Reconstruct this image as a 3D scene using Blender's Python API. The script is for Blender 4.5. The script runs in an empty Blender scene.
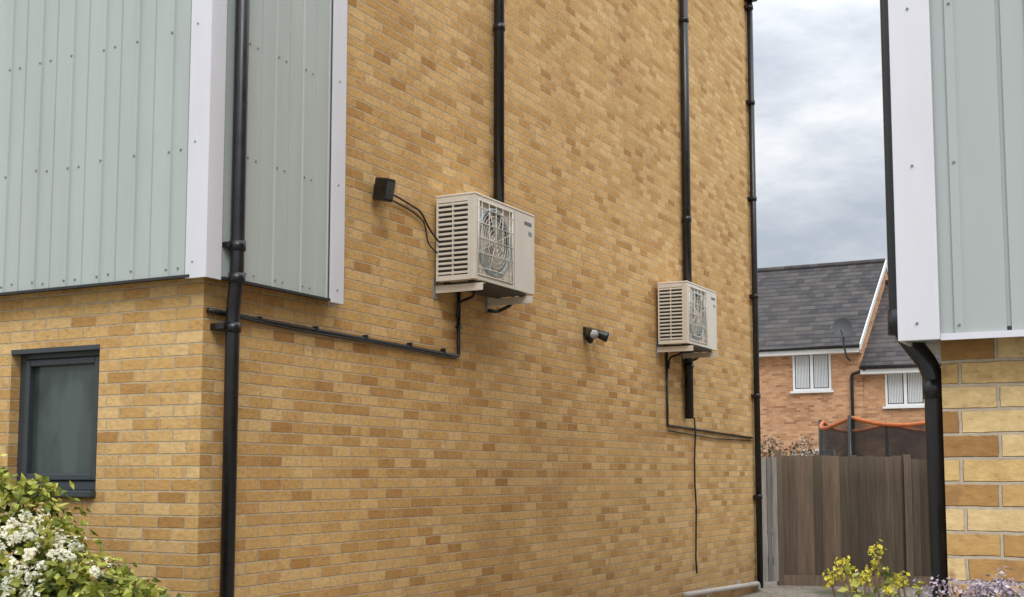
import bpy, bmesh, math, random
import numpy as np
from mathutils import Vector, Matrix, Euler
random.seed(7); rng=np.random.default_rng(11)
sc=bpy.context.scene
sc.view_settings.view_transform='Standard'
try: sc.view_settings.look='None'
except Exception: pass
sc.view_settings.exposure=0

# ------------------------------------------------------------------ helpers
def link(o,parent=None):
    sc.collection.objects.link(o)
    if parent is not None: o.parent=parent
    return o
def root(name):
    e=bpy.data.objects.new(name,None); e.empty_display_size=.2
    return link(e)
def mesh_obj(name,verts,faces,mat,parent=None,smooth=False):
    me=bpy.data.meshes.new(name); me.from_pydata([tuple(v) for v in verts],[],faces); me.update()
    if mat: me.materials.append(mat)
    if smooth: me.polygons.foreach_set('use_smooth',[True]*len(me.polygons))
    return link(bpy.data.objects.new(name,me),parent)
def box(name,x0,x1,y0,y1,z0,z1,mat,parent=None,bev=0,seg=2):
    v=[(x,y,z) for x in (x0,x1) for y in (y0,y1) for z in (z0,z1)]
    f=[(0,1,3,2),(4,6,7,5),(0,4,5,1),(2,3,7,6),(0,2,6,4),(1,5,7,3)]
    o=mesh_obj(name,v,f,mat,parent)
    if bev:
        m=o.modifiers.new('bevel','BEVEL'); m.width=bev; m.segments=seg; m.limit_method='ANGLE'
    return o
def boxes(name,lst,mat,parent=None,bev=0):
    V=[];F=[]
    for (x0,x1,y0,y1,z0,z1) in lst:
        b=len(V); V+=[(x,y,z) for x in (x0,x1) for y in (y0,y1) for z in (z0,z1)]
        F+=[tuple(b+i for i in f) for f in [(0,1,3,2),(4,6,7,5),(0,4,5,1),(2,3,7,6),(0,2,6,4),(1,5,7,3)]]
    o=mesh_obj(name,V,F,mat,parent)
    if bev:
        m=o.modifiers.new('bevel','BEVEL'); m.width=bev; m.segments=2; m.limit_method='ANGLE'
    return o
def fillet(pts,r):
    pts=[Vector(p) for p in pts]
    if r<=0 or len(pts)<3: return pts
    out=[pts[0]]
    for i in range(1,len(pts)-1):
        a,b,c=pts[i-1],pts[i],pts[i+1]
        rr=min(r,(a-b).length*.48,(c-b).length*.48)
        p=b+(a-b).normalized()*rr; q=b+(c-b).normalized()*rr
        for k in range(6):
            t=k/5; out.append(p*(1-t)**2+b*2*t*(1-t)+q*t*t)
    out.append(pts[-1]); return out
def tube_data(pts,r,n=12,radii=None):
    V=[];F=[]; prev=None
    N=len(pts)
    for i,p in enumerate(pts):
        d=(pts[min(i+1,N-1)]-pts[max(i-1,0)]).normalized()
        if prev is None:
            up=Vector((0,0,1)) if abs(d.z)<.9 else Vector((1,0,0))
            a=d.cross(up).normalized()
        else:
            a=(prev-d*prev.dot(d)).normalized()
        prev=a; b=d.cross(a)
        rr=radii[i] if radii else r
        for k in range(n):
            t=2*math.pi*k/n; V.append(p+a*math.cos(t)*rr+b*math.sin(t)*rr)
    for i in range(N-1):
        for k in range(n):
            F.append((i*n+k,i*n+(k+1)%n,(i+1)*n+(k+1)%n,(i+1)*n+k))
    F.append(tuple(range(n))[::-1]); F.append(tuple(range((N-1)*n,N*n)))
    return V,F
def tube(name,pts,r,mat,parent=None,fr=0,n=12,radii=None):
    pts=fillet(pts,fr) if fr else [Vector(p) for p in pts]
    V,F=tube_data(pts,r,n,radii)
    o=mesh_obj(name,V,F,mat,parent,smooth=True)
    return o
def tubes(name,specs,mat,parent=None,n=8):
    V=[];F=[]
    for pts,r in specs:
        v,f=tube_data([Vector(p) for p in pts],r,n); b=len(V); V+=v; F+=[tuple(b+i for i in q) for q in f]
    return mesh_obj(name,V,F,mat,parent,smooth=True)
def screws(name,pts,nrm,mat,parent,r=.008,h=.006):
    V=[];F=[];n=8; nrm=Vector(nrm)
    up=Vector((0,0,1)); a=nrm.cross(up).normalized(); b=up
    for p in pts:
        p=Vector(p); base=len(V)
        for (rr,hh) in ((r,0),(r*.75,h)):
            for k in range(n):
                t=2*math.pi*k/n; V.append(p+nrm*hh+a*math.cos(t)*rr+b*math.sin(t)*rr)
        for k in range(n): F.append((base+k,base+(k+1)%n,base+n+(k+1)%n,base+n+k))
        F.append(tuple(base+n+k for k in range(n)))
    return mesh_obj(name,V,F,mat,parent,smooth=False)

# ------------------------------------------------------------------ materials
class NT:
    def __init__(s,mat): 
        s.t=mat.node_tree; s.n=s.t.nodes; s.l=s.t.links
    def new(s,t,**k):
        n=s.n.new(t)
        for a,b in k.items(): setattr(n,a,b)
        return n
    def put(s,sock,v):
        if isinstance(v,bpy.types.NodeSocket): s.l.new(v,sock)
        else: sock.default_value=v
    def m(s,op,a,b=None,c=None,clamp=False):
        n=s.new('ShaderNodeMath',operation=op); n.use_clamp=clamp
        s.put(n.inputs[0],a)
        if b is not None: s.put(n.inputs[1],b)
        if c is not None: s.put(n.inputs[2],c)
        return n.outputs[0]
    def noise(s,vec,scale,detail=4,rough=.55,dim='3D'):
        n=s.new('ShaderNodeTexNoise',noise_dimensions=dim)
        if vec is not None: s.l.new(vec,n.inputs['Vector'])
        n.inputs['Scale'].default_value=scale; n.inputs['Detail'].default_value=detail; n.inputs['Roughness'].default_value=rough
        return n.outputs['Fac']
    def mr(s,v,a,b,c=0,d=1,smooth=False):
        n=s.new('ShaderNodeMapRange'); 
        if smooth: n.interpolation_type='SMOOTHSTEP'
        s.put(n.inputs['Value'],v)
        for k,x in zip(('From Min','From Max','To Min','To Max'),(a,b,c,d)): n.inputs[k].default_value=x
        return n.outputs[0]
    def mix(s,f,a,b,blend='MIX'):
        n=s.new('ShaderNodeMix',data_type='RGBA',blend_type=blend)
        s.put(n.inputs[0],f)
        for i,v in ((6,a),(7,b)):
            if isinstance(v,(tuple,list)): n.inputs[i].default_value=(*v[:3],1)
            else: s.l.new(v,n.inputs[i])
        return n.outputs[2]
    def ramp(s,f,stops,interp='LINEAR'):
        n=s.new('ShaderNodeValToRGB'); n.color_ramp.interpolation=interp
        e=n.color_ramp.elements
        while len(e)<len(stops): e.new(.5)
        for el,(p,c) in zip(e,stops): el.position=p; el.color=(*c,1)
        s.l.new(f,n.inputs[0]); return n.outputs[0]
    def xyz(s,x,y,z):
        n=s.new('ShaderNodeCombineXYZ'); s.put(n.inputs[0],x); s.put(n.inputs[1],y); s.put(n.inputs[2],z); return n.outputs[0]
    def sep(s,v):
        n=s.new('ShaderNodeSeparateXYZ'); s.l.new(v,n.inputs[0]); return n.outputs
    def vscale(s,v,sc3):
        n=s.new('ShaderNodeVectorMath',operation='MULTIPLY'); s.l.new(v,n.inputs[0]); n.inputs[1].default_value=sc3; return n.outputs[0]
def mk(name):
    m=bpy.data.materials.new(name); m.use_nodes=True
    t=NT(m); b=m.node_tree.nodes['Principled BSDF']; return m,t,b
def simple(name,col,rough=.5,metal=0,var=.15,scale=6,bump=0,streak=False,bscale=80,spec=.5,dirt=None,dirtamt=.3):
    m,t,b=mk(name); g=t.new('ShaderNodeNewGeometry'); p=g.outputs['Position']
    v=t.vscale(p,(1,1,.12)) if streak else p
    n=t.noise(v,scale,4,.6)
    f=t.mr(n,.3,.7,1-var,1+var)
    c=t.new('ShaderNodeVectorMath',operation='SCALE'); c.inputs[0].default_value=col; t.l.new(f,c.inputs['Scale'])
    out=c.outputs[0]
    if dirt:
        n3=t.noise(t.vscale(p,(1,1,.35)),scale*.45,5,.65)
        out=t.mix(t.mr(n3,.48,.75,0,dirtamt),out,dirt)
    t.l.new(out,b.inputs['Base Color'])
    t.l.new(t.mr(n,.3,.7,max(rough-.08,.03),min(rough+.10,1)),b.inputs['Roughness'])
    b.inputs['Metallic'].default_value=metal
    b.inputs['Specular IOR Level'].default_value=spec
    if bump:
        bn=t.new('ShaderNodeBump'); bn.inputs['Strength'].default_value=.6; bn.inputs['Distance'].default_value=bump
        t.l.new(t.noise(p,bscale,3,.6),bn.inputs['Height']); t.l.new(bn.outputs[0],b.inputs['Normal'])
    return m
def brick_mat(name,stops,mortar,stain=(.25,.12,.10),bw=.225,bh=.075,mw=.0048,smamt=.38,patch=None):
    m,t,b=mk(name); g=t.new('ShaderNodeNewGeometry'); pos=g.outputs['Position']
    x,y,z=t.sep(pos); nx,ny,nz=t.sep(g.outputs['True Normal'])
    gy=t.m('GREATER_THAN',t.m('ABSOLUTE',ny),.5)
    u=t.m('ADD',t.m('MULTIPLY',gy,t.m('MULTIPLY',x,-1)),t.m('MULTIPLY',t.m('SUBTRACT',1,gy),t.m('ADD',y,bw/2)))
    wob=t.m('MULTIPLY',t.m('SUBTRACT',t.noise(pos,14,2),.5),.010)
    u=t.m('ADD',u,wob); v=t.m('ADD',z,t.m('MULTIPLY',wob,.8))
    rv=t.m('DIVIDE',v,bh); row=t.m('FLOOR',rv); fv=t.m('FRACT',rv)
    par=t.m('FLOORED_MODULO',row,2)
    wn0=t.new('ShaderNodeTexWhiteNoise',noise_dimensions='1D'); t.l.new(row,wn0.inputs['W'])
    uu=t.m('ADD',t.m('DIVIDE',u,bw),t.m('ADD',t.m('MULTIPLY',par,.5),t.m('MULTIPLY',wn0.outputs['Value'],.05)))
    col=t.m('FLOOR',uu); fu=t.m('FRACT',uu)
    du=t.m('MULTIPLY',t.m('MINIMUM',fu,t.m('SUBTRACT',1,fu)),bw)
    dv=t.m('MULTIPLY',t.m('MINIMUM',fv,t.m('SUBTRACT',1,fv)),bh)
    d=t.m('MINIMUM',du,dv)
    mask=t.mr(d,mw-.0012,mw+.0018,0,1,True)
    wn=t.new('ShaderNodeTexWhiteNoise',noise_dimensions='3D'); t.l.new(t.xyz(col,row,gy),wn.inputs['Vector'])
    r1=wn.outputs['Value']; rc=t.sep(wn.outputs['Color'])
    c=t.ramp(r1,stops)
    off=t.new('ShaderNodeVectorMath',operation='MULTIPLY_ADD'); t.l.new(wn.outputs['Color'],off.inputs[0]); off.inputs[1].default_value=(7,7,7); t.l.new(pos,off.inputs[2])
    n1=t.noise(t.vscale(off.outputs[0],(1,1,1.8)),24,5,.7)
    c=t.mix(1,c,t.ramp(n1,[(.28,(.64,.58,.52)),(.42,(.91,.89,.87)),(.55,(1,1,1)),(.72,(1.18,1.17,1.15))]),'MULTIPLY')
    n2=t.noise(off.outputs[0],9,3,.6)
    sm=t.m('MULTIPLY',t.mr(n2,.52,.66,0,1,True),t.mr(rc[1],.5,.95,0,smamt))
    c=t.mix(sm,c,stain)
    big=t.noise(t.vscale(pos,(1,1,.6)),.55,4,.6)
    if patch:
        pn=t.noise(t.vscale(pos,(1,1,1.6)),.9,3,.6)
        c=t.mix(t.m('MULTIPLY',t.mr(pn,.60,.72,0,1,True),t.mr(rc[2],.5,.6,0,.5)),c,patch)
    mort=t.mix(t.mr(n1,.3,.7),tuple(k*.75 for k in mortar),tuple(min(k*1.15,1) for k in mortar))
    cc=t.mix(mask,mort,c)
    cc=t.mix(1,cc,t.ramp(big,[(.3,(.86,.84,.82)),(.55,(1,1,1)),(.75,(1.05,1.05,1.04))]),'MULTIPLY')
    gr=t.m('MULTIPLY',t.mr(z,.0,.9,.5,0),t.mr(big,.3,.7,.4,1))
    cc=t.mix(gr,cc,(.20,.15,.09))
    t.l.new(cc,b.inputs['Base Color']); b.inputs['Roughness'].default_value=.9; b.inputs['Specular IOR Level'].default_value=.25
    h=t.m('ADD',mask,t.m('MULTIPLY',n1,.6))
    bn=t.new('ShaderNodeBump'); bn.inputs['Strength'].default_value=1.0; bn.inputs['Distance'].default_value=.005
    t.l.new(h,bn.inputs['Height']); t.l.new(bn.outputs[0],b.inputs['Normal'])
    return m
BUFF=[(0,(.44,.235,.078)),(.12,(.54,.315,.112)),(.4,(.62,.385,.148)),(.65,(.66,.425,.172)),(.9,(.71,.485,.225)),(1,(.53,.30,.105))]
M_brick=brick_mat('buff_brickwork',BUFF,(.56,.44,.29),stain=(.33,.18,.085),patch=(.37,.21,.12))
BUFF2=[(0,(.34,.18,.065)),(.15,(.46,.26,.095)),(.35,(.58,.36,.14)),(.6,(.67,.46,.20)),(.85,(.72,.53,.27)),(1,(.46,.25,.09))]
M_brickN=brick_mat('buff_brickwork_multi',BUFF2,(.52,.43,.32),stain=(.30,.16,.07),smamt=.8)
RED=[(0,(.36,.18,.09)),(.3,(.55,.29,.15)),(.6,(.66,.38,.21)),(1,(.48,.25,.13))]
M_brick2=brick_mat('orange_brickwork',RED,(.52,.40,.30))
M_clad=simple('pale_green_cladding',(.425,.468,.445),.45,0,.05,3,streak=True,dirt=(.31,.35,.31),dirtamt=.4)
M_clad2=simple('grey_green_cladding',(.415,.45,.445),.45,0,.05,3,streak=True,dirt=(.33,.36,.33),dirtamt=.3)
M_trim=simple('white_trim',(.68,.68,.73),.5,0,.04,4,streak=True,dirt=(.46,.46,.44),dirtamt=.25)
M_black=simple('black_pvc',(.012,.012,.014),.3,0,.25,9)
M_rubber=simple('black_cable',(.014,.013,.013),.5,0,.2,9)
M_soff=simple('dark_soffit',(.03,.03,.03),.8)
M_frame=simple('grey_window_frame',(.040,.050,.058),.4,0,.08,5)
M_ac=simple('ac_ivory_paint',(.72,.68,.60),.42,0,.04,5,dirt=(.50,.43,.33),dirtamt=.28)
M_acdark=simple('ac_dark_interior',(.05,.052,.055),.6)
M_cav=simple('ac_fan_cavity',(.33,.33,.32),.6)
M_ring=simple('ac_fan_ring',(.34,.45,.50),.4,0,.1,5)
M_blade=simple('ac_fan_blade',(.52,.51,.47),.45,0,.1,5)
M_label=simple('ac_label',(.12,.13,.16),.4)
M_galv=simple('galvanised_steel',(.30,.30,.30),.5,.3,.12,12)
M_screw=simple('screw_heads',(.22,.25,.24),.4,.4)
M_white=simple('white_upvc',(.78,.78,.78),.35,0,.03,5)
M_lead=simple('pale_waste_pipe',(.50,.47,.43),.5,0,.1,8,dirt=(.2,.18,.14))
M_orange=simple('orange_sleeve',(.50,.14,.04),.7,0,.25,6)
M_lens=simple('lamp_lens',(.55,.57,.60),.1,0,.05)

def glassy(name,col,rough=.06,sc_=1.7):
    m,t,b=mk(name); g=t.new('ShaderNodeNewGeometry')
    n=t.noise(t.vscale(g.outputs['Position'],(1,1,.5)),sc_,4)
    t.l.new(t.mix(t.mr(n,.35,.65),tuple(c*.45 for c in col),tuple(c*1.6 for c in col)),b.inputs['Base Color'])
    b.inputs['Roughness'].default_value=rough; b.inputs['Specular IOR Level'].default_value=.6
    if rough>.15:
        bn=t.new('ShaderNodeBump'); bn.inputs['Strength'].default_value=.35; bn.inputs['Distance'].default_value=.002
        t.l.new(t.noise(g.outputs['Position'],110,2),bn.inputs['Height'])
        t.l.new(bn.outputs[0],b.inputs['Normal'])
    return m
M_obsc=glassy('obscure_glass',(.045,.062,.055),.22,3.0)
M_glass=glassy('window_glass',(.05,.06,.07),.05)
M_blind=simple('white_blinds',(.62,.64,.66),.5,0,.05,5)

def tile_mat():
    m,t,b=mk('concrete_roof_tiles'); g=t.new('ShaderNodeNewGeometry'); pos=g.outputs['Position']
    x,y,z=t.sep(pos)
    rv=t.m('DIVIDE',z,.165); row=t.m('FLOOR',rv); fv=t.m('FRACT',rv)
    uu=t.m('ADD',t.m('DIVIDE',x,.30),t.m('MULTIPLY',t.m('FLOORED_MODULO',row,2),.5))
    fu=t.m('FRACT',uu); wn=t.new('ShaderNodeTexWhiteNoise',noise_dimensions='3D')
    t.l.new(t.xyz(t.m('FLOOR',uu),row,0),wn.inputs['Vector'])
    c=t.ramp(wn.outputs['Value'],[(0,(.045,.043,.045)),(.5,(.066,.061,.063)),(1,(.095,.086,.084))])
    line=t.mr(fv,0,.25,.2,1); l2=t.mr(fu,0,.1,.7,1)
    c=t.mix(1,c,t.ramp(t.m('MULTIPLY',line,l2),[(0,(0,0,0)),(1,(1,1,1))]),'MULTIPLY')
    c=t.mix(t.mr(t.noise(pos,.9,4),.5,.75,0,.35),c,(.11,.10,.08))
    t.l.new(c,b.inputs['Base Color']); b.inputs['Roughness'].default_value=.85; b.inputs['Specular IOR Level'].default_value=.25
    bn=t.new('ShaderNodeBump'); bn.inputs['Distance'].default_value=.02; t.l.new(t.m('SUBTRACT',1,fv),bn.inputs['Height']); t.l.new(bn.outputs[0],b.inputs['Normal'])
    return m
M_tile=tile_mat()
def ground_mat():
    m,t,b=mk('gravel_ground'); g=t.new('ShaderNodeNewGeometry'); pos=g.outputs['Position']
    v=t.new('ShaderNodeTexVoronoi'); v.inputs['Scale'].default_value=38; t.l.new(pos,v.inputs['Vector'])
    c=t.mix(t.mr(t.sep(v.outputs['Color'])[0],0,1),(.16,.14,.11),(.42,.38,.32))
    far=t.noise(pos,.25,5); c=t.mix(t.mr(far,.52,.62,0,.85,True),c,(.06,.085,.025))
    t.l.new(c,b.inputs['Base Color']); b.inputs['Roughness'].default_value=.95
    bn=t.new('ShaderNodeBump'); bn.inputs['Distance'].default_value=.012; t.l.new(v.outputs['Distance'],bn.inputs['Height']); t.l.new(bn.outputs[0],b.inputs['Normal'])
    return m
def wood_mat(name,a,bcol):
    m,t,b=mk(name); g=t.new('ShaderNodeNewGeometry'); pos=g.outputs['Position']
    n=t.noise(t.vscale(pos,(1,1,.05)),34,5,.6)
    c=t.mix(t.mr(n,.25,.75),a,bcol)
    c=t.mix(1,c,t.ramp(g.outputs['Random Per Island'],[(0,(.55,.55,.56)),(.5,(.95,.93,.92)),(1,(1.5,1.42,1.34))]),'MULTIPLY')
    c=t.mix(t.mr(t.noise(pos,2.2,4),.5,.7,0,.3),c,(.12,.12,.075))
    x,y,z=t.sep(pos); c=t.mix(t.mr(z,1.5,1.95,0,.35),c,(.27,.22,.17))
    t.l.new(c,b.inputs['Base Color']); b.inputs['Roughness'].default_value=.85
    bn=t.new('ShaderNodeBump'); bn.inputs['Distance'].default_value=.003; t.l.new(n,bn.inputs['Height']); t.l.new(bn.outputs[0],b.inputs['Normal'])
    return m
M_wood=wood_mat('weathered_fence_wood',(.10,.077,.059),(.20,.16,.126))
M_wood2=wood_mat('grey_gate_wood',(.17,.17,.17),(.33,.325,.32))
def leaf_mat(name,stops,rough=.45,trans=.25):
    m,t,b=mk(name); g=t.new('ShaderNodeNewGeometry')
    c=t.ramp(g.outputs['Random Per Island'],stops)
    c=t.mix(1,c,t.ramp(t.noise(g.outputs['Position'],5,2),[(.3,(.65,.7,.65)),(.7,(1.2,1.15,1.1))]),'MULTIPLY')
    t.l.new(c,b.inputs['Base Color']); b.inputs['Roughness'].default_value=rough
    tr=t.new('ShaderNodeBsdfTranslucent'); t.l.new(c,tr.inputs['Color'])
    mx=t.new('ShaderNodeMixShader'); mx.inputs[0].default_value=trans
    t.l.new(b.outputs[0],mx.inputs[1]); t.l.new(tr.outputs[0],mx.inputs[2])
    t.l.new(mx.outputs[0],t.n['Material Output'].inputs[0]); return m
M_leafY=leaf_mat('golden_green_leaves',[(0,(.09,.13,.02)),(.3,(.24,.29,.04)),(.65,(.50,.52,.09)),(1,(.68,.64,.20))])
M_petal=leaf_mat('cream_petals',[(0,(.74,.72,.58)),(.6,(.86,.84,.76)),(1,(.90,.88,.70))],.6,.35)
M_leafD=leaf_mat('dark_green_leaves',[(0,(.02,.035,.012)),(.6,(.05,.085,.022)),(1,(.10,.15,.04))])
M_yel=leaf_mat('yellow_florets',[(0,(.35,.33,.03)),(.5,(.72,.62,.05)),(1,(.85,.78,.16))],.6)
M_mauve=leaf_mat('mauve_florets',[(0,(.26,.19,.28)),(.5,(.50,.41,.53)),(1,(.70,.64,.72))],.6)
M_redleaf=leaf_mat('pinkish_leaves',[(0,(.10,.07,.03)),(.4,(.28,.17,.10)),(.7,(.45,.33,.26)),(1,(.62,.52,.45))],.6)
M_bark=simple('bark',(.13,.085,.05),.9,0,.3,20)

# ------------------------------------------------------------------ ground
gv=[(-250,-250,0),(250,-250,0),(250,350,0),(-250,350,0)]
mesh_obj('ground',gv,[(0,1,2,3)],ground_mat())

# ------------------------------------------------------------------ main house
H=root('brick_house'); TOP=9.0
WX0,WX1,WZ0,WZ1=-1.665,-.855,1.47,2.43
def quad(V,F,a,b,c,d):
    i=len(V); V+= [a,b,c,d]; F.append((i,i+1,i+2,i+3))
V=[];F=[]
L=-9.0; E=11.3
quad(V,F,(0,0,0),(0,E,0),(0,E,TOP),(0,0,TOP))
quad(V,F,(L,0,0),(WX0,0,0),(WX0,0,TOP),(L,0,TOP))
quad(V,F,(WX1,0,0),(0,0,0),(0,0,TOP),(WX1,0,TOP))
quad(V,F,(WX0,0,0),(WX1,0,0),(WX1,0,WZ0),(WX0,0,WZ0))
quad(V,F,(WX0,0,WZ1),(WX1,0,WZ1),(WX1,0,TOP),(WX0,0,TOP))
quad(V,F,(0,E,0),(L,E,0),(L,E,TOP),(0,E,TOP))
quad(V,F,(L,E,0),(L,0,0),(L,0,TOP),(L,E,TOP))
R=.14
quad(V,F,(WX0,0,WZ0),(WX0,R,WZ0),(WX0,R,WZ1),(WX0,0,WZ1))
quad(V,F,(WX1,R,WZ0),(WX1,0,WZ0),(WX1,0,WZ1),(WX1,R,WZ1))
quad(V,F,(WX0,R,WZ1),(WX1,R,WZ1),(WX1,0,WZ1),(WX0,0,WZ1))
quad(V,F,(WX0,0,WZ0),(WX1,0,WZ0),(WX1,R,WZ0),(WX0,R,WZ0))
mesh_obj('brick_walls',V,F,M_brick,H)
mesh_obj('roof',[(L-.3,-.4,TOP),(.25,-.4,TOP),(.25,E+.4,TOP),(L-.3,E+.4,TOP),(L-.3,E/2,TOP+3.6),(.25,E/2,TOP+3.6)],
         [(0,1,5,4),(2,3,4,5),(0,3,2,1),(1,2,5),(3,0,4)],M_tile,H)
fw=.06; dy=.025
boxes('window_frame',[(WX0,WX0+fw,.05+dy,.13,WZ0+.03,WZ1),(WX1-fw,WX1,.05+dy,.13,WZ0+.03,WZ1),
   (WX0+fw,WX1-fw,.05+dy,.13,WZ1-fw,WZ1),(WX0+fw,WX1-fw,.05+dy,.13,WZ0+.03,WZ0+.03+fw)],M_frame,H,.006)
s=.045
a0,a1,b0,b1=WX0+fw+.004,WX1-fw-.004,WZ0+.03+fw+.004,WZ1-fw-.004
boxes('window_sash',[(a0,a0+s,.035+dy,.12,b0,b1),(a1-s,a1,.035+dy,.12,b0,b1),(a0+s,a1-s,.035+dy,.12,b1-s,b1),(a0+s,a1-s,.035+dy,.12,b0,b0+s)],M_frame,H,.008)
box('window_glass',a0+s-.005,a1-s+.005,.08+dy,.088+dy,b0+s-.005,b1-s+.005,M_obsc,H)
box('window_sill',WX0-.005,WX1+.005,-.045,.07,WZ0-.012,WZ0+.03,M_frame,H,.006)
box('window_head',WX0-.0,WX1+.0,-.004,.07,WZ1-.028,WZ1+.002,M_frame,H)

def cladding(name,axis,s0,s1,off,z0,z1,mat,parent,period=.29,sgn=1,phase=0.0,rib=.012):
    prof=[]; s=s0
    prof.append((s0,0))
    c=s0+phase
    while c<s1:
        for ds,h in ((0,0),(.005,rib),(.030,rib),(.034,.0),(.150,.0),(.153,-.008),(.162,-.008),(.165,0)):
            if s0<c+ds<s1: prof.append((c+ds,h))
        c+=period
    prof.append((s1,0))
    V=[];F=[]
    for z in (z0,z1):
        for (q,h) in prof:
            V.append((q,-(off+h),z) if axis==0 else (off+h,q,z))
    n=len(prof)
    for i in range(n-1): F.append((i,i+1,n+i+1,n+i))
    return mesh_obj(name,V,F,mat,parent)
CZ=2.80; SE=1.13
cladding('front_cladding',0,L,0.0,.10,CZ,TOP,M_clad,H,phase=.08,rib=.015)
cladding('side_cladding',1,.01,SE,.10,CZ,TOP,M_clad,H,period=.29,phase=.22)
box('cladding_soffit_front',L,.085,-.085,-.002,CZ+.006,CZ+.03,M_soff,H)
box('cladding_soffit_side',.002,.085,.0,SE,CZ+.007,CZ+.028,M_soff,H)
box('cladding_back_front',L,.08,-.085,-.07,CZ+.031,TOP,M_soff,H)
boxes('drip_flashing',[(L,-.012,-.125,-.10,CZ-.012,CZ+.004),(.10,.122,.04,SE+.01,CZ-.012,CZ+.004)],M_soff,H)
t0=.118
boxes('corner_trim',[(-.012,t0,-t0,-t0+.012,CZ-.02,TOP),(t0-.012,t0,-t0+.0121,.02,CZ-.02,TOP)],M_trim,H,.002)
box('front_trim_lip',-.048,-.0125,-.116,-.098,CZ-.018,TOP,M_trim,H,.002)
boxes('end_trim',[(.108,.125,SE,SE+.15,CZ-.02,TOP),(.0,.1075,SE+.135,SE+.148,CZ-.02,TOP)],M_trim,H,.002)
zs=[CZ+.05+.74*i for i in range(9)]
pts=[]
c=L+.08
while c<-.1:
    for z in zs:
        pts.append((c+.018,-.116,z+random.uniform(-.01,.01)))
        if random.random()<.45: pts.append((c+.10,-.101,z+random.uniform(-.01,.01)))
    c+=.29
screws('front_screws',pts,(0,-1,0),M_screw,H)
pts=[]; c=.01+.22
while c<1.08:
    for z in zs: pts.append((.113,c+.018,z)); pts.append((.101,c+.11,z))
    c+=.29
for z in zs: pts.append((.1255,SE+.07,z+.02))
screws('side_screws',pts,(1,0,0),M_screw,H,.0065)
screws('corner_screws',[(.01,-t0-.001,z+.03) for z in zs],(0,-1,0),M_screw,H,.006)

# ------------------------------------------------------------------ pipes on the house
def collars(name,x,y,zz,r,parent):
    tubes(name,[([(x,y,z-.03),(x,y,z+.03)],r) for z in zz],M_black,parent,14)
P=root('drainpipe')
ux,lx,py=.158,.108,.115; r=.044
tube('pipe',[(ux,py,TOP),(ux,py,2.80),(lx,py+.03,2.62),(lx,py+.03,.05)],r,M_black,P,.08,16)
collars('collars',ux,py,[8.1,5.4,3.0,2.80],r+.008,P); collars('collars_lower',lx,py+.03,[2.50],r+.008,P)
boxes('brackets',[(.10,ux,py-.075,py+.075,2.985,3.02),(.10,ux,py-.075,py+.075,5.385,5.425),(.0,lx,py-.055,py+.115,2.485,2.525),(.0,lx,py-.03,py+.09,.585,.62)],M_black,P,.005)
P2=root('drainpipe'); 
px2,py2=.06,11.22
tube('pipe',[(px2,py2,8.75),(px2,py2,.05)],.042,M_black,P2,0,14)
collars('collars',px2,py2,[8.3,6.9,5.5,4.1,2.7,1.3],.052,P2)
boxes('brackets',[(0,px2+.02,py2-.08,py2+.08,z-.02,z+.02) for z in (8.3,6.9,5.5,4.1,2.7,1.3)],M_black,P2)
box('hopper',.002,.16,py2-.10,py2+.09,8.4,8.7,M_black,P2,.02)
P3=root('soil_pipe'); tube('pipe',[(.062,3.66,TOP),(.062,3.66,3.35)],.047,M_black,P3,0,16)
collars('collars',.062,3.66,[8.2,5.55],.055,P3)
P4=root('soil_pipe'); tube('pipe',[(.062,8.45,TOP),(.062,8.45,2.27)],.052,M_black,P4,0,16)
collars('collars',.062,8.45,[7.2,4.7,2.9],.060,P4)
C1=root('cable_conduit')
tube('conduit',[(.022,.02,2.60),(.022,.3,2.595),(.022,3.04,2.57),(.022,3.04,3.2)],.016,M_black,C1,.03,10)
tube('cable',[(.045,.25,2.585),(.046,.9,2.56),(.044,1.7,2.565),(.044,2.96,2.545)],.007,M_rubber,C1,0,8)
boxes('clips',[(0,.042,y-.012,y+.012,2.575,2.615) for y in (.5,1.1,1.7,2.3,2.8)]+[(0,.042,3.02,3.06,2.8,2.82)],M_black,C1,.003)
C2=root('cable_conduit')
tube('conduit',[(.02,7.83,3.2),(.02,7.83,2.17),(.02,11.1,2.11)],.014,M_black,C2,.03,10)
tube('branch',[(.018,7.85,2.11),(.018,9.5,2.06),(.018,11.1,2.07)],.008,M_black,C2,0,8)
C3=root('hanging_cable')
zz=[2.3,2.1,1.8,1.5,1.2,.9,.6,.42]
tube('cable',[(.03+.006*math.sin(i*2),8.72+.012*math.sin(i*1.7),z) for i,z in enumerate(zz)],.011,M_rubber,C3,0,8)
C4=root('waste_pipe')
tube('pipe',[(.06,8.2,.205),(.06,11.12,.12),(.06,11.12,.02)],.032,M_lead,C4,.05,12)
boxes('clips',[(0,.07,y-.015,y+.015,.125,.225) for y in (9,10.3)],M_lead,C4)

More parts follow.
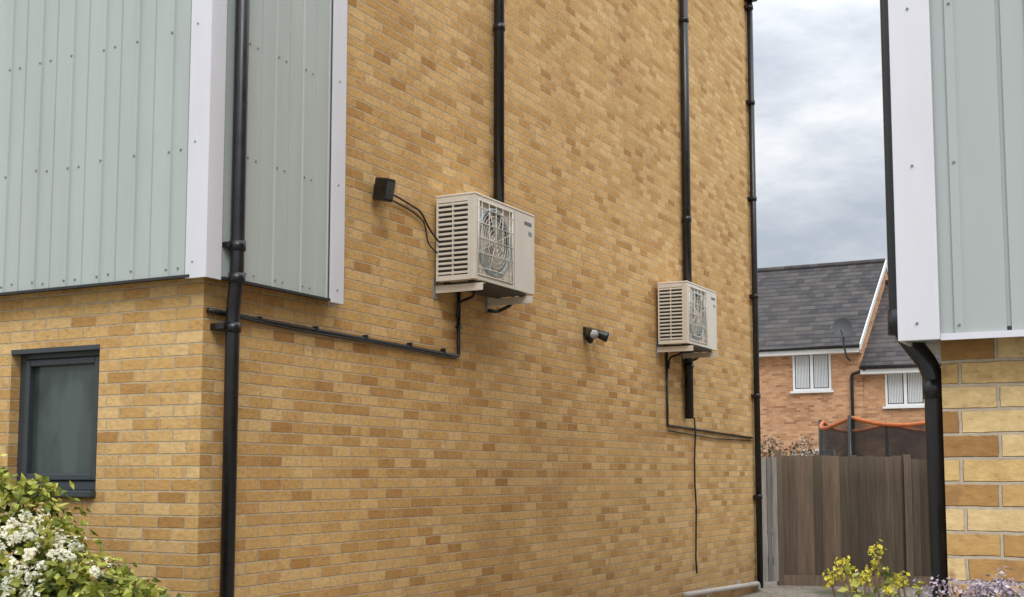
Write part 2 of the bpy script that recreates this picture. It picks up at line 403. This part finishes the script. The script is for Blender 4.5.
# ------------------------------------------------------------------ air conditioners
def aircon(y0,y1,z0,z1,seed):
    A=root('air_conditioner')
    x0,x1=.035,.40; W=y1-y0; Hh=z1-z0
    box('casing',x0+.01,x1-.045,y0+.028,y1,z0,z1-.022,M_ac,A,.008)
    box('top_panel',x0,x1+.004,y0-.004,y1+.004,z1-.021,z1,M_ac,A,.010,3)
    g0,g1=y0+.05,y0+.05+min(.58,Hh-.06); h0,h1=z0+.04,z1-.055
    fx0,fx1=x1-.0445,x1
    boxes('front_fascia',[(fx0,fx1,y0,g0,z0,z1-.022),(fx0,fx1,g1,y1,z0,z1-.022),(fx0,fx1,g0,g1,z0,h0),(fx0,fx1,g0,g1,h1,z1-.022)],M_ac,A,.004)
    box('fan_cavity',fx0-.006,fx0+.002,g0,g1,h0,h1,M_cav,A)
    cy,cz=(g0+g1)/2,(h0+h1)/2; R=min(g1-g0,h1-h0)/2*.97
    def ringpts(r,x,n=40): return [Vector((x,cy+math.cos(2*math.pi*k/n)*r,cz+math.sin(2*math.pi*k/n)*r)) for k in range(n+1)]
    V,F=tube_data(ringpts(R-.014,x1-.016),.017,8); mesh_obj('fan_ring',V,F,M_ring,A,True)
    V=[];F=[];n=40
    for k in range(n):
        t=2*math.pi*k/n; c,s_=math.cos(t),math.sin(t); m=1/max(abs(c),abs(s_))
        V.append((x1-.022,cy+c*R,cz+s_*R)); V.append((x1-.022,cy+c*m*(g1-g0)/2,cz+s_*m*(h1-h0)/2))
    for k in range(n): j=(k+1)%n; F.append((2*k,2*k+1,2*j+1,2*j))
    mesh_obj('fan_shroud',V,F,M_ac,A)
    V=[];F=[]
    for bI in range(3):
        t0_=seed+bI*2*math.pi/3; base=len(V)
        for i in range(7):
            fr=i/6; r_=.05+(R-.08)*fr
            for j in range(6):
                tt=t0_+.25*fr+(.75+.6*fr)*(j/5)
                V.append((x1-.036+.018*(j/5-.5),cy+math.cos(tt)*r_,cz+math.sin(tt)*r_))
        for i in range(6):
            for j in range(5):
                q=base+i*6+j; F.append((q,q+1,q+7,q+6))
    mesh_obj('fan_blades',V,F,M_blade,A,True)
    V,F=tube_data([Vector((x1-.04,cy,cz)),Vector((x1-.012,cy,cz)),Vector((x1-.006,cy,cz))],.05,20,[.058,.055,.03]); mesh_obj('fan_hub',V,F,M_blade,A,True)
    sp=[]
    for r_ in [R*(i+1)/8 for i in range(7)]: sp.append((ringpts(r_,x1+.002,32),.0026))
    for k in range(8):
        t=2*math.pi*(k+.5)/8; sp.append(([(x1+.003,cy+math.cos(t)*.05,cz+math.sin(t)*.05),(x1+.003,cy+math.cos(t)*R,cz+math.sin(t)*R)],.003))
    for i in range(5):
        yy=g0+(g1-g0)*(i+.5)/5; sp.append(([(x1+.005,yy,h0-.005),(x1+.005,yy,h1+.005)],.0036))
    for i in range(5):
        zz=h0+(h1-h0)*(i+.5)/5; sp.append(([(x1+.007,g0-.005,zz),(x1+.007,g1+.005,zz)],.0038))
    for yy in (g0+.004,g1-.004): sp.append(([(x1+.004,yy,h0-.005),(x1+.004,yy,h1+.005)],.006))
    for zz in (h0+.002,h1-.002): sp.append(([(x1+.004,g0-.003,zz),(x1+.004,g1+.003,zz)],.006))
    tubes('fan_guard',sp,M_ac,A,6)
    ex0,ex1=x0+.035,x1-.075
    box('end_coil',x0+.02,x1-.05,y0+.020,y0+.0279,z0+.03,z1-.05,M_acdark,A)
    sl=[]; nS=15
    for i in range(nS):
        zc=z0+.06+(z1-z0-.14)*i/(nS-1); sl.append((ex0-.01,ex1+.01,y0,y0+.02,zc-.009,zc+.009))
    sl+=[(x0+.01,ex0-.0105,y0-.001,y0+.027,z0,z1-.022),(ex1+.0105,fx0-.0005,y0-.001,y0+.027,z0,z1-.022),
         (ex0-.01,ex1+.01,y0-.001,y0+.0195,z0,z0+.04),(ex0-.01,ex1+.01,y0-.001,y0+.0195,z1-.065,z1-.022)]
    boxes('end_louvres',sl,M_ac,A,.0015)
    boxes('end_louvre_posts',[(ex0+(ex1-ex0)*f-.004,ex0+(ex1-ex0)*f+.004,y0-.003,y0+.02,z0+.03,z1-.055) for f in (.5,)],M_ac,A)
    box('logo_plate',x1,x1+.002,y1-.19,y1-.06,z1-.115,z1-.085,M_label,A)
    box('rating_label',x1,x1+.0015,y1-.12,y1-.05,z1-.20,z1-.165,M_galv,A)
    box('panel_seam',x1-.001,x1+.001,g1+.035,g1+.038,z0+.01,z1-.03,M_acdark,A)
    box('valve_cover',x0+.06,x1-.10,y1-.0,y1+.06,z0+.05,z0+.33,M_ac,A,.015)
    br=[]; pad=[]; dk=[]
    for yy in (y0+.06,y1-.12):
        br+= [(.009,x1+.04,yy-.003,yy+.003,z0-.085,z0-.03),(.009,x1+.04,yy-.003,yy+.035,z0-.0299,z0-.025)]
        dk+= [(.0,.0085,yy-.03,yy+.03,z0-.13,z0+.04)]
        pad+= [(x0+.04,x0+.09,yy-.0,yy+.035,z0-.0245,z0-.001),(x1-.09,x1-.04,yy-.0,yy+.035,z0-.0245,z0-.001)]
    boxes('wall_brackets',br,M_ac,A); boxes('bracket_plates',dk,M_galv,A); boxes('rubber_feet',pad,M_black,A)
    box('drip_tray',x0+.03,x1-.02,y0+.12,y1-.16,z0-.024,z0-.004,M_acdark,A,.004)
    tube('insulated_pipe',[(x0+.14,y1+.03,z0+.06),(x0+.14,y1+.03,z0-.06),(.035,y1+.01,z0-.12),(.035,y1-.15,z0-.13)],.016,M_rubber,A,.05,8)
    tube('drain_hose',[(x0+.16,y0+.35,z0),(x0+.16,y0+.36,z0-.08),(.03,y0+.38,z0-.12),(.03,y0+.36,z0-.25)],.012,M_rubber,A,.05,8)
    return A
aircon(2.64,3.68,3.135,3.83,.4)
aircon(7.5,8.52,3.08,3.79,1.3)

# ------------------------------------------------------------------ black floodlight box and cable
S=root('wall_floodlight')
box('back_box',.0,.06,1.81,1.90,3.65,3.76,M_black,S,.008)
ML=Matrix.Translation((.11,1.79,3.70))@Euler((0,math.radians(12),math.radians(-12))).to_matrix().to_4x4()
o=box('head',-.065,.065,-.05,.05,-.085,.085,M_black,S,.012); o.matrix_local=ML
o=box('lens',.0652,.068,-.04,.04,-.065,.065,M_acdark,S); o.matrix_local=ML
tube('cable',[(.05,1.90,3.71),(.03,2.05,3.72),(.02,2.25,3.70),(.02,2.45,3.67),(.02,2.56,3.56),(.08,2.62,3.45)],.008,M_rubber,S,.06,8)
tube('cable_2',[(.04,1.91,3.68),(.02,2.12,3.67),(.02,2.3,3.65),(.02,2.5,3.6),(.02,2.56,3.42),(.07,2.62,3.36)],.006,M_rubber,S,.06,8)

T=root('twin_spotlight')
box('back_plate',0,.035,5.54,5.66,2.97,3.08,M_black,T,.008)
for i,(yy,zr) in enumerate(((5.54,-35),(5.70,25))):
    d=Vector((.75,math.sin(math.radians(zr)),-.35)).normalized(); p=Vector((.05,yy,3.04))
    tube('lamp_head_%d'%(i+1),[p,p+d*.03,p+d*.13,p+d*.15],.05,M_black,T,0,18,[.025,.042,.052,.054])
    tube('lamp_lens_%d'%(i+1),[p+d*.151,p+d*.156],.045,M_lens,T,0,18)
tube('sensor',[(.03,5.60,2.97),(.07,5.60,2.93)],.03,M_black,T,0,14)

# ------------------------------------------------------------------ neighbouring house (right)
N=root('brick_house'); NX,NY=4.565,-1.74; NZ=2.02
box('brick_walls',NX,NX+7,NY,NY+9,0,NZ+.05,M_brickN,N)
box('upper_core',NX,NX+7,NY-.0,NY+9,NZ+.0505,7.5,M_brickN,N)
cl=cladding('front_cladding',0,4.583,NX+7,.0,NZ,7.5,M_clad2,N,period=.23,phase=.04,rib=.008); cl.location=(0,NY-.115,0)
boxes('corner_trim',[(4.462,4.585,NY-.135,NY-.122,NZ-.012,7.5),(4.462,4.474,NY-.1215,NY+.10,NZ-.012,7.5)],M_trim,N,.002)
box('cladding_soffit',4.475,NX+7,NY-.112,NY-.001,NZ+.006,NZ+.02,M_soff,N)
box('side_return',4.475,4.558,NY-.0005,NY+2.5,NZ,7.5,M_clad2,N)
box('bottom_flashing',4.586,NX+7,NY-.126,NY-.1165,NZ-.014,NZ+.006,M_trim,N)
box('roof',NX-.3,NX+7.3,NY-.4,NY+9.3,7.5,7.7,M_tile,N)
pts=[(4.52,NY-.1355,z) for z in (2.06,2.55,3.05,3.55,4.05)]+[(4.623+.23*k+.018,NY-.1235,z) for k in range(20) for z in (2.05,2.55,3.05,3.55,4.05)]
screws('screws',pts,(0,-1,0),M_screw,N,.0045,.004)
P5=root('drainpipe')
tube('pipe',[(4.430,-1.67,7.4),(4.430,-1.67,2.07),(4.532,-1.67,1.93),(4.532,-1.67,.05)],.032,M_black,P5,.06,18)
tubes('collars',[([(4.430,-1.67,2.05),(4.430,-1.67,2.13)],.037),([(4.532,-1.67,1.84),(4.532,-1.67,1.90)],.036),([(4.430,-1.67,3.3),(4.430,-1.67,3.36)],.037)],M_black,P5,18)

# ------------------------------------------------------------------ fence + gate
FN=root('timber_fence')
fa=Vector((.02,12.35,0)); fb=Vector((3.4,13.6,0)); d=(fb-fa); Lf=d.length; d.normalize(); nrm=Vector((d.y,-d.x,0))
V=[];F=[]
def slab(V,F,p,d,n,w,th0,th1,z0,z1):
    i=len(V)
    a=p; b=p+d*w
    for z in (z0,z1):
        V += [(a.x,a.y,z),(b.x,b.y,z),(b.x+n.x*th1,b.y+n.y*th1,z),(a.x+n.x*th0,a.y+n.y*th0,z)]
    F += [tuple(i+k for k in q) for q in ((0,1,5,4),(1,2,6,5),(2,3,7,6),(3,0,4,7),(0,3,2,1),(4,5,6,7))]
s_=0
while s_<Lf:
    bay=int(s_/1.83); top=1.88-.055*bay-.02*(s_/Lf)+random.uniform(-.014,.014)
    slab(V,F,fa+d*s_,d,nrm,.122,.004,.032,.08,top); s_+=.125
mesh_obj('feather_boards',V,F,M_wood,FN)
V=[];F=[]
for i in range(3):
    slab(V,F,fa+d*(i*1.83-.05),d,nrm,.1,.06,.06,0,1.95-.055*i)
slab(V,F,fa+nrm*.033,d,nrm,Lf,.022,.022,0.0,.15)
slab(V,F,fa-nrm*.02,d,nrm,Lf,.018,.018,0.1,1.7)
mesh_obj('posts_and_gravel_board',V,F,M_wood,FN)
G=root('garden_gate')
V=[];F=[]
ga=Vector((-.35,11.9,0)); gb=Vector((.02,12.3,0)); gd=(gb-ga); Lg=gd.length; gd.normalize(); gn=Vector((gd.y,-gd.x,0))
q=0
while q<Lg-.02:
    slab(V,F,ga+gd*q,gd,gn,.075,.018,.018,.06,1.86); q+=.09
mesh_obj('gate_boards',V,F,M_wood2,G)
V=[];F=[]
slab(V,F,ga-gn*.03,gd,gn,Lg,.03,.03,.3,.4); slab(V,F,ga-gn*.03,gd,gn,Lg,.03,.03,1.5,1.6)
mesh_obj('gate_rails',V,F,M_wood2,G)

# ------------------------------------------------------------------ distant houses
def far_house(xa,xb,y0,eave,ridge,depth,windows):
    Hh=root('brick_house')
    y1=y0+depth; ym=y0+depth/2
    V=[(xa,y0,0),(xb,y0,0),(xb,y0,eave),(xa,y0,eave),(xa,y1,0),(xb,y1,0),(xb,y1,eave),(xa,y1,eave),(xa,ym,ridge-.05),(xb,ym,ridge-.05)]
    F=[(0,1,2,3),(5,4,7,6),(1,5,6,9,2),(4,0,3,8,7)]
    mesh_obj('brick_walls',V,F,M_brick2,Hh)
    sl=(ridge-eave)/(depth/2); o=.35
    V=[];F=[]
    def roofslab(sg):
        ye=ym+sg*(depth/2+o); ze=eave-o*sl
        i=len(V); 
        V.extend([(xa,ye,ze),(xb,ye,ze),(xb,ym,ridge),(xa,ym,ridge),(xa,ye,ze-.12),(xb,ye,ze-.12),(xb,ym,ridge-.12),(xa,ym,ridge-.12)])
        F.extend([tuple(i+k for k in q) for q in ((0,1,2,3),(7,6,5,4),(0,4,5,1),(1,5,6,2),(3,7,4,0))])
    roofslab(-1); roofslab(1)
    mesh_obj('tiled_roof',V,F,M_tile,Hh)
    tube('ridge_tiles',[(xa,ym,ridge),(xb,ym,ridge)],.11,M_tile,Hh,0,10)
    ge=eave-o*sl
    tube('gutter',[(xa,y0-o-.06,ge-.06),(xb,y0-o-.06,ge-.06)],.06,M_black,Hh,0,10)
    box('fascia',xa,xb,y0-o,y0-o+.02,ge-.26,ge-.122,M_white,Hh)
    box('soffit',xa,xb,y0-o+.021,y0,ge-.26,ge-.24,M_white,Hh)
    for (wx0,wx1,wz0,wz1) in windows:
        fr=[(wx0,wx0+.07,y0-.03,y0+.05,wz0,wz1),(wx1-.07,wx1,y0-.03,y0+.05,wz0,wz1),(wx0+.07,wx1-.07,y0-.03,y0+.05,wz1-.07,wz1),(wx0+.07,wx1-.07,y0-.03,y0+.05,wz0,wz0+.07)]
        xm=(wx0+wx1)/2; fr.append((xm-.05,xm+.05,y0-.034,y0+.05,wz0+.07,wz1-.07))
        boxes('window_frame',fr,M_white,Hh,.006)
        box('window_pane',wx0+.06,wx1-.06,y0-.004,y0-.002,wz0+.06,wz1-.06,M_glass,Hh)
        for (cx0,cx1) in ((wx0+.10,xm-.08),(xm+.08,wx1-.10)):
            sl_=[]; n_=9
            for k_ in range(n_):
                xx0=cx0+(cx1-cx0)*k_/n_; sl_.append((xx0,xx0+(cx1-cx0)/n_*.78,y0-.010,y0-.006,wz0+.10,wz1-.09))
            boxes('blind_slats',sl_,M_blind,Hh)
        box('window_sill',wx0-.08,wx1+.08,y0-.10,y0-.031,wz0-.07,wz0-.002,M_white,Hh)
    return Hh
fh=far_house(-16,-3.4,34,5.95,8.95,8,[(-5.61,-4.38,4.28,5.5),(-9.5,-8.2,4.28,5.5),(-5.7,-4.3,1.0,2.4)])
mesh_obj('bargeboard',[(-3.38,33.6,5.49),(-3.38,38,8.79),(-3.38,38,8.99),(-3.38,33.6,5.69),(-3.34,33.6,5.49),(-3.34,38,8.79),(-3.34,38,8.99),(-3.34,33.6,5.69)],
   [(0,1,2,3),(4,7,6,5),(3,2,6,7),(0,4,5,1),(0,3,7,4)],M_white,fh)
fh2=far_house(-3.4,9,34.05,5.25,8.2,8,[(-2.72,-1.5,3.72,4.92),(1,2.3,3.72,4.92)])
P6=root('drainpipe')
tube('pipe',[(-3.15,33.6,5.0),(-3.3,33.75,4.85),(-3.72,33.93,4.75),(-3.72,33.93,.1)],.05,M_black,P6,.08,10)
D=root('satellite_dish')
V=[];F=[]; n=20
Rm=Euler((math.radians(70),0,math.radians(15))).to_matrix(); cpos=Vector((-3.76,33.0,6.15))
for i in range(5):
    rr=.30*i/4
    for k in range(n):
        t=2*math.pi*k/n; V.append(cpos+Rm@Vector((math.cos(t)*rr,math.sin(t)*rr*1.1,-.08+.09*(i/4)**2)))
for i in range(4):
    for k in range(n): F.append((i*n+k,i*n+(k+1)%n,(i+1)*n+(k+1)%n,(i+1)*n+k))
mesh_obj('dish',V,F,M_acdark,D,True)
tube('mast',[(-3.76,33.95,5.2),(-3.76,33.5,5.25),(-3.76,33.12,5.6),(-3.76,33.12,6.15)],.03,M_acdark,D,.1,8)
tube('feed_arm',[cpos+Vector((0,.05,-.25)),cpos+Vector((.05,-.45,-.12))],.015,M_acdark,D,0,8)

# ------------------------------------------------------------------ trampoline
TR=root('trampoline')
tc=Vector((1.0,18.4,0)); tr=1.8
def netmat():
    m,t,b=mk('trampoline_net'); b.inputs['Base Color'].default_value=(.02,.02,.022,1); b.inputs['Roughness'].default_value=.8
    g=t.new('ShaderNodeNewGeometry'); tp=t.new('ShaderNodeBsdfTransparent'); mx=t.new('ShaderNodeMixShader')
    t.l.new(t.mr(t.noise(g.outputs['Position'],2,3),.3,.7,.60,.88),mx.inputs[0])
    t.l.new(tp.outputs[0],mx.inputs[1]); t.l.new(b.outputs[0],mx.inputs[2]); t.l.new(mx.outputs[0],t.n['Material Output'].inputs[0]); return m
M_net=netmat()
def ring(r,z,n=48): return [Vector((tc.x+math.cos(2*math.pi*k/n)*r,tc.y+math.sin(2*math.pi*k/n)*r,z)) for k in range(n+1)]
V,F=tube_data(ring(tr,.9),.03,8); mesh_obj('frame_ring',V,F,M_galv,TR,True)
V=[];F=[];n=48
a=ring(tr-.3,.9);b_=ring(tr+.03,.935)
for k in range(n): i=len(V); V+=[a[k],a[k+1],b_[k+1],b_[k]]; F.append((i,i+1,i+2,i+3))
mesh_obj('pad',V,F,M_orange,TR)
V=[v for v in ring(tr-.3,.895)[:-1]]; mesh_obj('mat',V,[tuple(range(len(V)))],M_soff,TR)
V=[];F=[]
def sag(k): return 2.62-.16*abs(math.sin(2*math.pi*k/n*3))
for k in range(n):
    t1,t2=[2*math.pi*(k+j)/n for j in (0,1)]; i=len(V)
    V+=[(tc.x+math.cos(t1)*tr,tc.y+math.sin(t1)*tr,.92),(tc.x+math.cos(t2)*tr,tc.y+math.sin(t2)*tr,.92),(tc.x+math.cos(t2)*tr,tc.y+math.sin(t2)*tr,sag(k+1)),(tc.x+math.cos(t1)*tr,tc.y+math.sin(t1)*tr,sag(k))]
    F.append((i,i+1,i+2,i+3))
mesh_obj('safety_net',V,F,M_net,TR)
V,F=tube_data([Vector((tc.x+math.cos(2*math.pi*k/n)*tr,tc.y+math.sin(2*math.pi*k/n)*tr,sag(k))) for k in range(n+1)],.034,8); mesh_obj('top_rail',V,F,M_orange,TR,True)
sp=[]
for k in range(6):
    t=2*math.pi*k/6; x,y=tc.x+math.cos(t)*(tr+.06),tc.y+math.sin(t)*(tr+.06); sp.append(([(x,y,0),(x,y,2.66)],.036))
tubes('poles',sp,M_black,TR,10)

# ------------------------------------------------------------------ foliage
def leaf_cloud(name,centres,normals,size,mat,parent,aspect=.45,jit=.6,fold=.25,smin=.6):
    n=len(centres); c=np.array(centres,dtype=float); nn=np.array(normals,dtype=float)+rng.normal(0,jit,(n,3))
    nn/=np.linalg.norm(nn,axis=1,keepdims=True)+1e-6
    a=np.cross(nn,rng.normal(0,1,(n,3))); a/=np.linalg.norm(a,axis=1,keepdims=True)+1e-6; b=np.cross(nn,a)
    s=(size*rng.uniform(smin,1.25,n))[:,None]; w=s*aspect
    V=np.stack([c,c+a*s*.45+b*w,c+a*s-nn*s*.12,c+a*s*.45-b*w,c+a*s*.5-nn*s*fold],axis=1)
    F=[]
    for i in range(n):
        k=i*5; F+= [(k,k+1,k+4),(k+1,k+2,k+4),(k+2,k+3,k+4),(k+3,k,k+4)]
    return mesh_obj(name,V.reshape(-1,3).tolist(),F,mat,parent)
def lobes_points(lobes,n,shell=.55):
    w=np.array([l[3]**2 for l in lobes]); w/=w.sum(); P=[];Nn=[]
    for _ in range(n):
        l=lobes[rng.choice(len(lobes),p=w)]
        d=rng.normal(0,1,3); d/=np.linalg.norm(d)
        r=l[3]*(shell+(1.05-shell)*rng.random()**.6)*(1+.12*math.sin(d[0]*9+l[0]*5)*math.cos(d[2]*8+l[2]))
        p=np.array(l[:3])+d*r*np.array([1,.85,1])
        if p[2]<.02 : continue
        if p[1]>-.05: continue
        P.append(p); Nn.append(d+np.array([0,0,.5]))
    return P,Nn
SB=root('flowering_shrub')
lobes=[(-1.3,-.95,.95,.62),(-.62,-.95,1.04,.58),(-.28,-1.05,.80,.56),(.10,-1.05,.70,.52),(.44,-1.05,.62,.46),(.74,-1.0,.54,.42),(-.8,-1.25,.65,.62),(-.2,-1.25,.55,.56),(-1.9,-.9,.8,.6)]
P,Q=lobes_points(lobes,16000); leaf_cloud('leaves',P,Q,.056,M_leafY,SB)
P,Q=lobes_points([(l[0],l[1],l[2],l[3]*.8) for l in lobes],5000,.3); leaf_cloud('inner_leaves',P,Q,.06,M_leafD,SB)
P=[];Q=[];sp=[]
for i in range(60):
    l=lobes[random.choice([0,1,1,2,3,4,5])]; a=random.uniform(-1,1); b=random.uniform(-.6,.4)
    base=Vector((l[0]+a*l[3]*.6,l[1]+b*l[3],l[2]+l[3]*.72)); ln=random.uniform(.08,.2)
    dr=Vector((a*.5+random.uniform(-.2,.2),random.uniform(-.3,.2),1)).normalized(); tip=base+dr*ln
    sp.append(([base-dr*.25,base,tip],.004))
    for k in range(18):
        f=k/17; p=base+dr*ln*f; P.append(tuple(p)); Q.append((random.uniform(-1,1),random.uniform(-1,1),.6))
leaf_cloud('spray_leaves',P,Q,.055,M_leafY,SB); tubes('twigs',sp,M_bark,SB,5)
tubes('stems',[([(-.5+random.uniform(-.15,.15),-.95,0),(-.5+a*.5,-.95,.3),(-.5+a*1.1,-.98,.75)],.014) for a in (-1,-.6,-.2,.2,.6,.9)],M_bark,SB,6)
P=[];Q=[]
nc=0; tries=0; larr=np.array(lobes); cs=[]
while nc<420 and tries<30000:
    tries+=1
    l=lobes[rng.choice([0,1,1,2,2,2,3,3,4,6,6,7,7,7,8])]
    d=rng.normal(0,1,3); d[1]=-abs(d[1])-.1; d/=np.linalg.norm(d)
    c=np.array(l[:3])+d*l[3]*(1.04+.07*rng.random())*np.array([1,.85,1])
    dd=np.linalg.norm((c-larr[:,:3])/np.array([1,.85,1]),axis=1)/larr[:,3]
    if dd.min()<.97: continue
    if c[2]>1.46-.25*rng.random() or c[2]<.2 or c[0]>.5-.75*rng.random()**.6: continue
    if cs and np.min(np.linalg.norm(np.array(cs)-c,axis=1))<.075: continue
    cs.append(c); nc+=1
    for k in range(rng.integers(9,20)):
        o=rng.normal(0,.022,3); fc=c+o; nn=d+o*14
        for j in range(4): P.append(fc+rng.normal(0,.003,3)); Q.append(nn)
leaf_cloud('flower_clusters',P,Q,.019,M_petal,SB,aspect=.5,jit=.4,fold=.1)

SR=root('yellow_flowering_plant')
sp=[];P=[];Q=[];LP=[];LQ=[]
heads=[(4.47,-2.72,1.36),(4.49,-2.78,1.395),(4.55,-2.72,1.385),(4.565,-2.76,1.425),(4.51,-2.62,1.345),(4.45,-2.75,1.355),(4.62,-2.75,1.355),(4.54,-2.8,1.36),(4.60,-2.8,1.33),(4.57,-2.7,1.36),(4.50,-2.7,1.33),(4.65,-2.72,1.33),(4.48,-2.68,1.37),(4.59,-2.66,1.345)]
for h in heads:
    h=Vector(h); base=Vector((4.66+random.uniform(-.06,.06),-2.7,.0)); mid=base.lerp(h,.6)+Vector((.05,0,-.05))
    sp.append((fillet([base,mid,h],.3),.003))
    for k in range(30):
        o=rng.normal(0,.009,3); P.append(np.array(h)+o); Q.append(o*60+np.array([0,0,.5]))
    for k in range(6):
        f=random.uniform(.72,.98); p=mid.lerp(h,f); LP.append(tuple(p)); LQ.append((random.uniform(-1,1),random.uniform(-1,1),.5))
leaf_cloud('florets',P,Q,.010,M_yel,SR,aspect=.6,jit=.7); tubes('stems',sp,M_bark,SR,5)
leaf_cloud('leaves',LP,LQ,.03,M_leafY,SR,aspect=.3)
SM=root('mauve_flowering_plant')
sp=[];P=[];Q=[];LP=[];LQ=[]
for i in range(80):
    x=random.uniform(4.66,5.2); y=random.uniform(-2.9,-2.45); z=1.352-.06*random.random()+.012*math.sin(x*30)-.03*max(0,(4.78-x)/.12)
    h=Vector((x,y,z)); base=Vector((4.9+random.uniform(-.2,.2),-2.6,0)); sp.append((fillet([base,base.lerp(h,.5)+Vector((0,0,.05)),h],.2),.003))
    for k in range(24):
        o=rng.normal(0,.012,3); P.append(np.array(h)+o); Q.append(o*60+np.array([0,0,.5]))
    for k in range(14):
        f=random.uniform(.7,.99); p=base.lerp(h,f)+Vector((random.uniform(-.03,.03),random.uniform(-.03,.03),0)); LP.append(tuple(p)); LQ.append((random.uniform(-1,1),random.uniform(-1,1),.5))
leaf_cloud('florets',P,Q,.010,M_mauve,SM,aspect=.6,jit=.7); tubes('stems',sp,M_bark,SM,5); leaf_cloud('leaves',LP,LQ,.028,M_leafD,SM,aspect=.35)
def bush(name,lobes,n,size,mat):
    B=root(name); w=[l[3]**2 for l in lobes]; P=[];Q=[]
    for _ in range(n):
        l=random.choices(lobes,w)[0]; d=rng.normal(0,1,3); d/=np.linalg.norm(d); r=l[3]*(.4+.65*rng.random()**.6)
        P.append(np.array(l[:3])+d*r); Q.append(d)
    leaf_cloud('leaves',P,Q,size,mat,B)
    tubes('stems',[([(lobes[0][0],lobes[0][1],0),(l[0],l[1],l[2]*.6),(l[0],l[1],l[2])],.03) for l in lobes],M_bark,B,6)
bush('garden_bush',[(-1.9,20,1.75,.42),(-1.65,20.2,2.1,.30),(-1.2,20,1.8,.35),(-2.4,20.2,2.1,.34)],900,.08,M_redleaf)
bush('garden_bush',[(-4.4,27,1.6,.8),(-3.2,27,1.5,.7),(-5.5,27,1.8,.8)],1500,.12,M_leafD)

# ------------------------------------------------------------------ world, sun, camera
w=bpy.data.worlds.new("World"); sc.world=w; w.use_nodes=True
t=NT(w); bg=w.node_tree.nodes['Background']
SUN_EL,SUN_AZ=45,140
sky=t.new('ShaderNodeTexSky',sky_type='NISHITA'); sky.sun_disc=False; sky.sun_elevation=math.radians(SUN_EL); sky.sun_rotation=math.radians(SUN_AZ)
tcn=t.new('ShaderNodeTexCoord'); dirv=tcn.outputs['Generated']; dx,dy,dz=t.sep(dirv)
k=t.m('DIVIDE',1,t.m('ADD',t.m('MAXIMUM',dz,0),.28))
cv=t.xyz(t.m('ADD',t.m('MULTIPLY',dx,k),3.1),t.m('MULTIPLY',dy,k),t.m('MULTIPLY',dz,2.5))
n1=t.noise(cv,2.6,8,.58); n2=t.noise(cv,1.1,3,.5)
nn=t.m('ADD',t.m('MULTIPLY',n1,.65),t.m('MULTIPLY',n2,.35))
cl=t.ramp(nn,[(.38,(.50,.55,.62)),(.45,(.62,.66,.72)),(.50,(.76,.79,.83)),(.58,(.96,.965,.98))])
br=t.m('ADD',t.m('MULTIPLY',t.m('POWER',t.m('MAXIMUM',dz,0),1.5),25),8.1)
sc_=t.new('ShaderNodeVectorMath',operation='SCALE'); t.l.new(cl,sc_.inputs[0]); t.l.new(br,sc_.inputs['Scale'])
full=t.mix(.92,sky.outputs[0],sc_.outputs[0])
t.l.new(full,bg.inputs['Color']); bg.inputs['Strength'].default_value=.1
sl_=bpy.data.lights.new('sun','SUN'); sl_.energy=1.5; sl_.angle=math.radians(25); sl_.color=(1,.97,.92)
so=bpy.data.objects.new('sun',sl_); link(so)
az=math.radians(SUN_AZ); el=math.radians(SUN_EL); sd=Vector((math.sin(az)*math.cos(el),math.cos(az)*math.cos(el),math.sin(el)))
so.rotation_euler=(-sd).to_track_quat('-Z','Y').to_euler(); so.location=(10,-20,30)
cam=bpy.data.cameras.new('camera'); co=bpy.data.objects.new('camera',cam); link(co)
co.location=(5.2,-5.80,1.6); co.rotation_euler=(math.radians(95.5),0,math.radians(27.9))
cam.sensor_width=36; cam.lens=36*1250/1024; cam.shift_y=56/1024; cam.clip_end=2000; cam.clip_start=.05
sc.camera=co
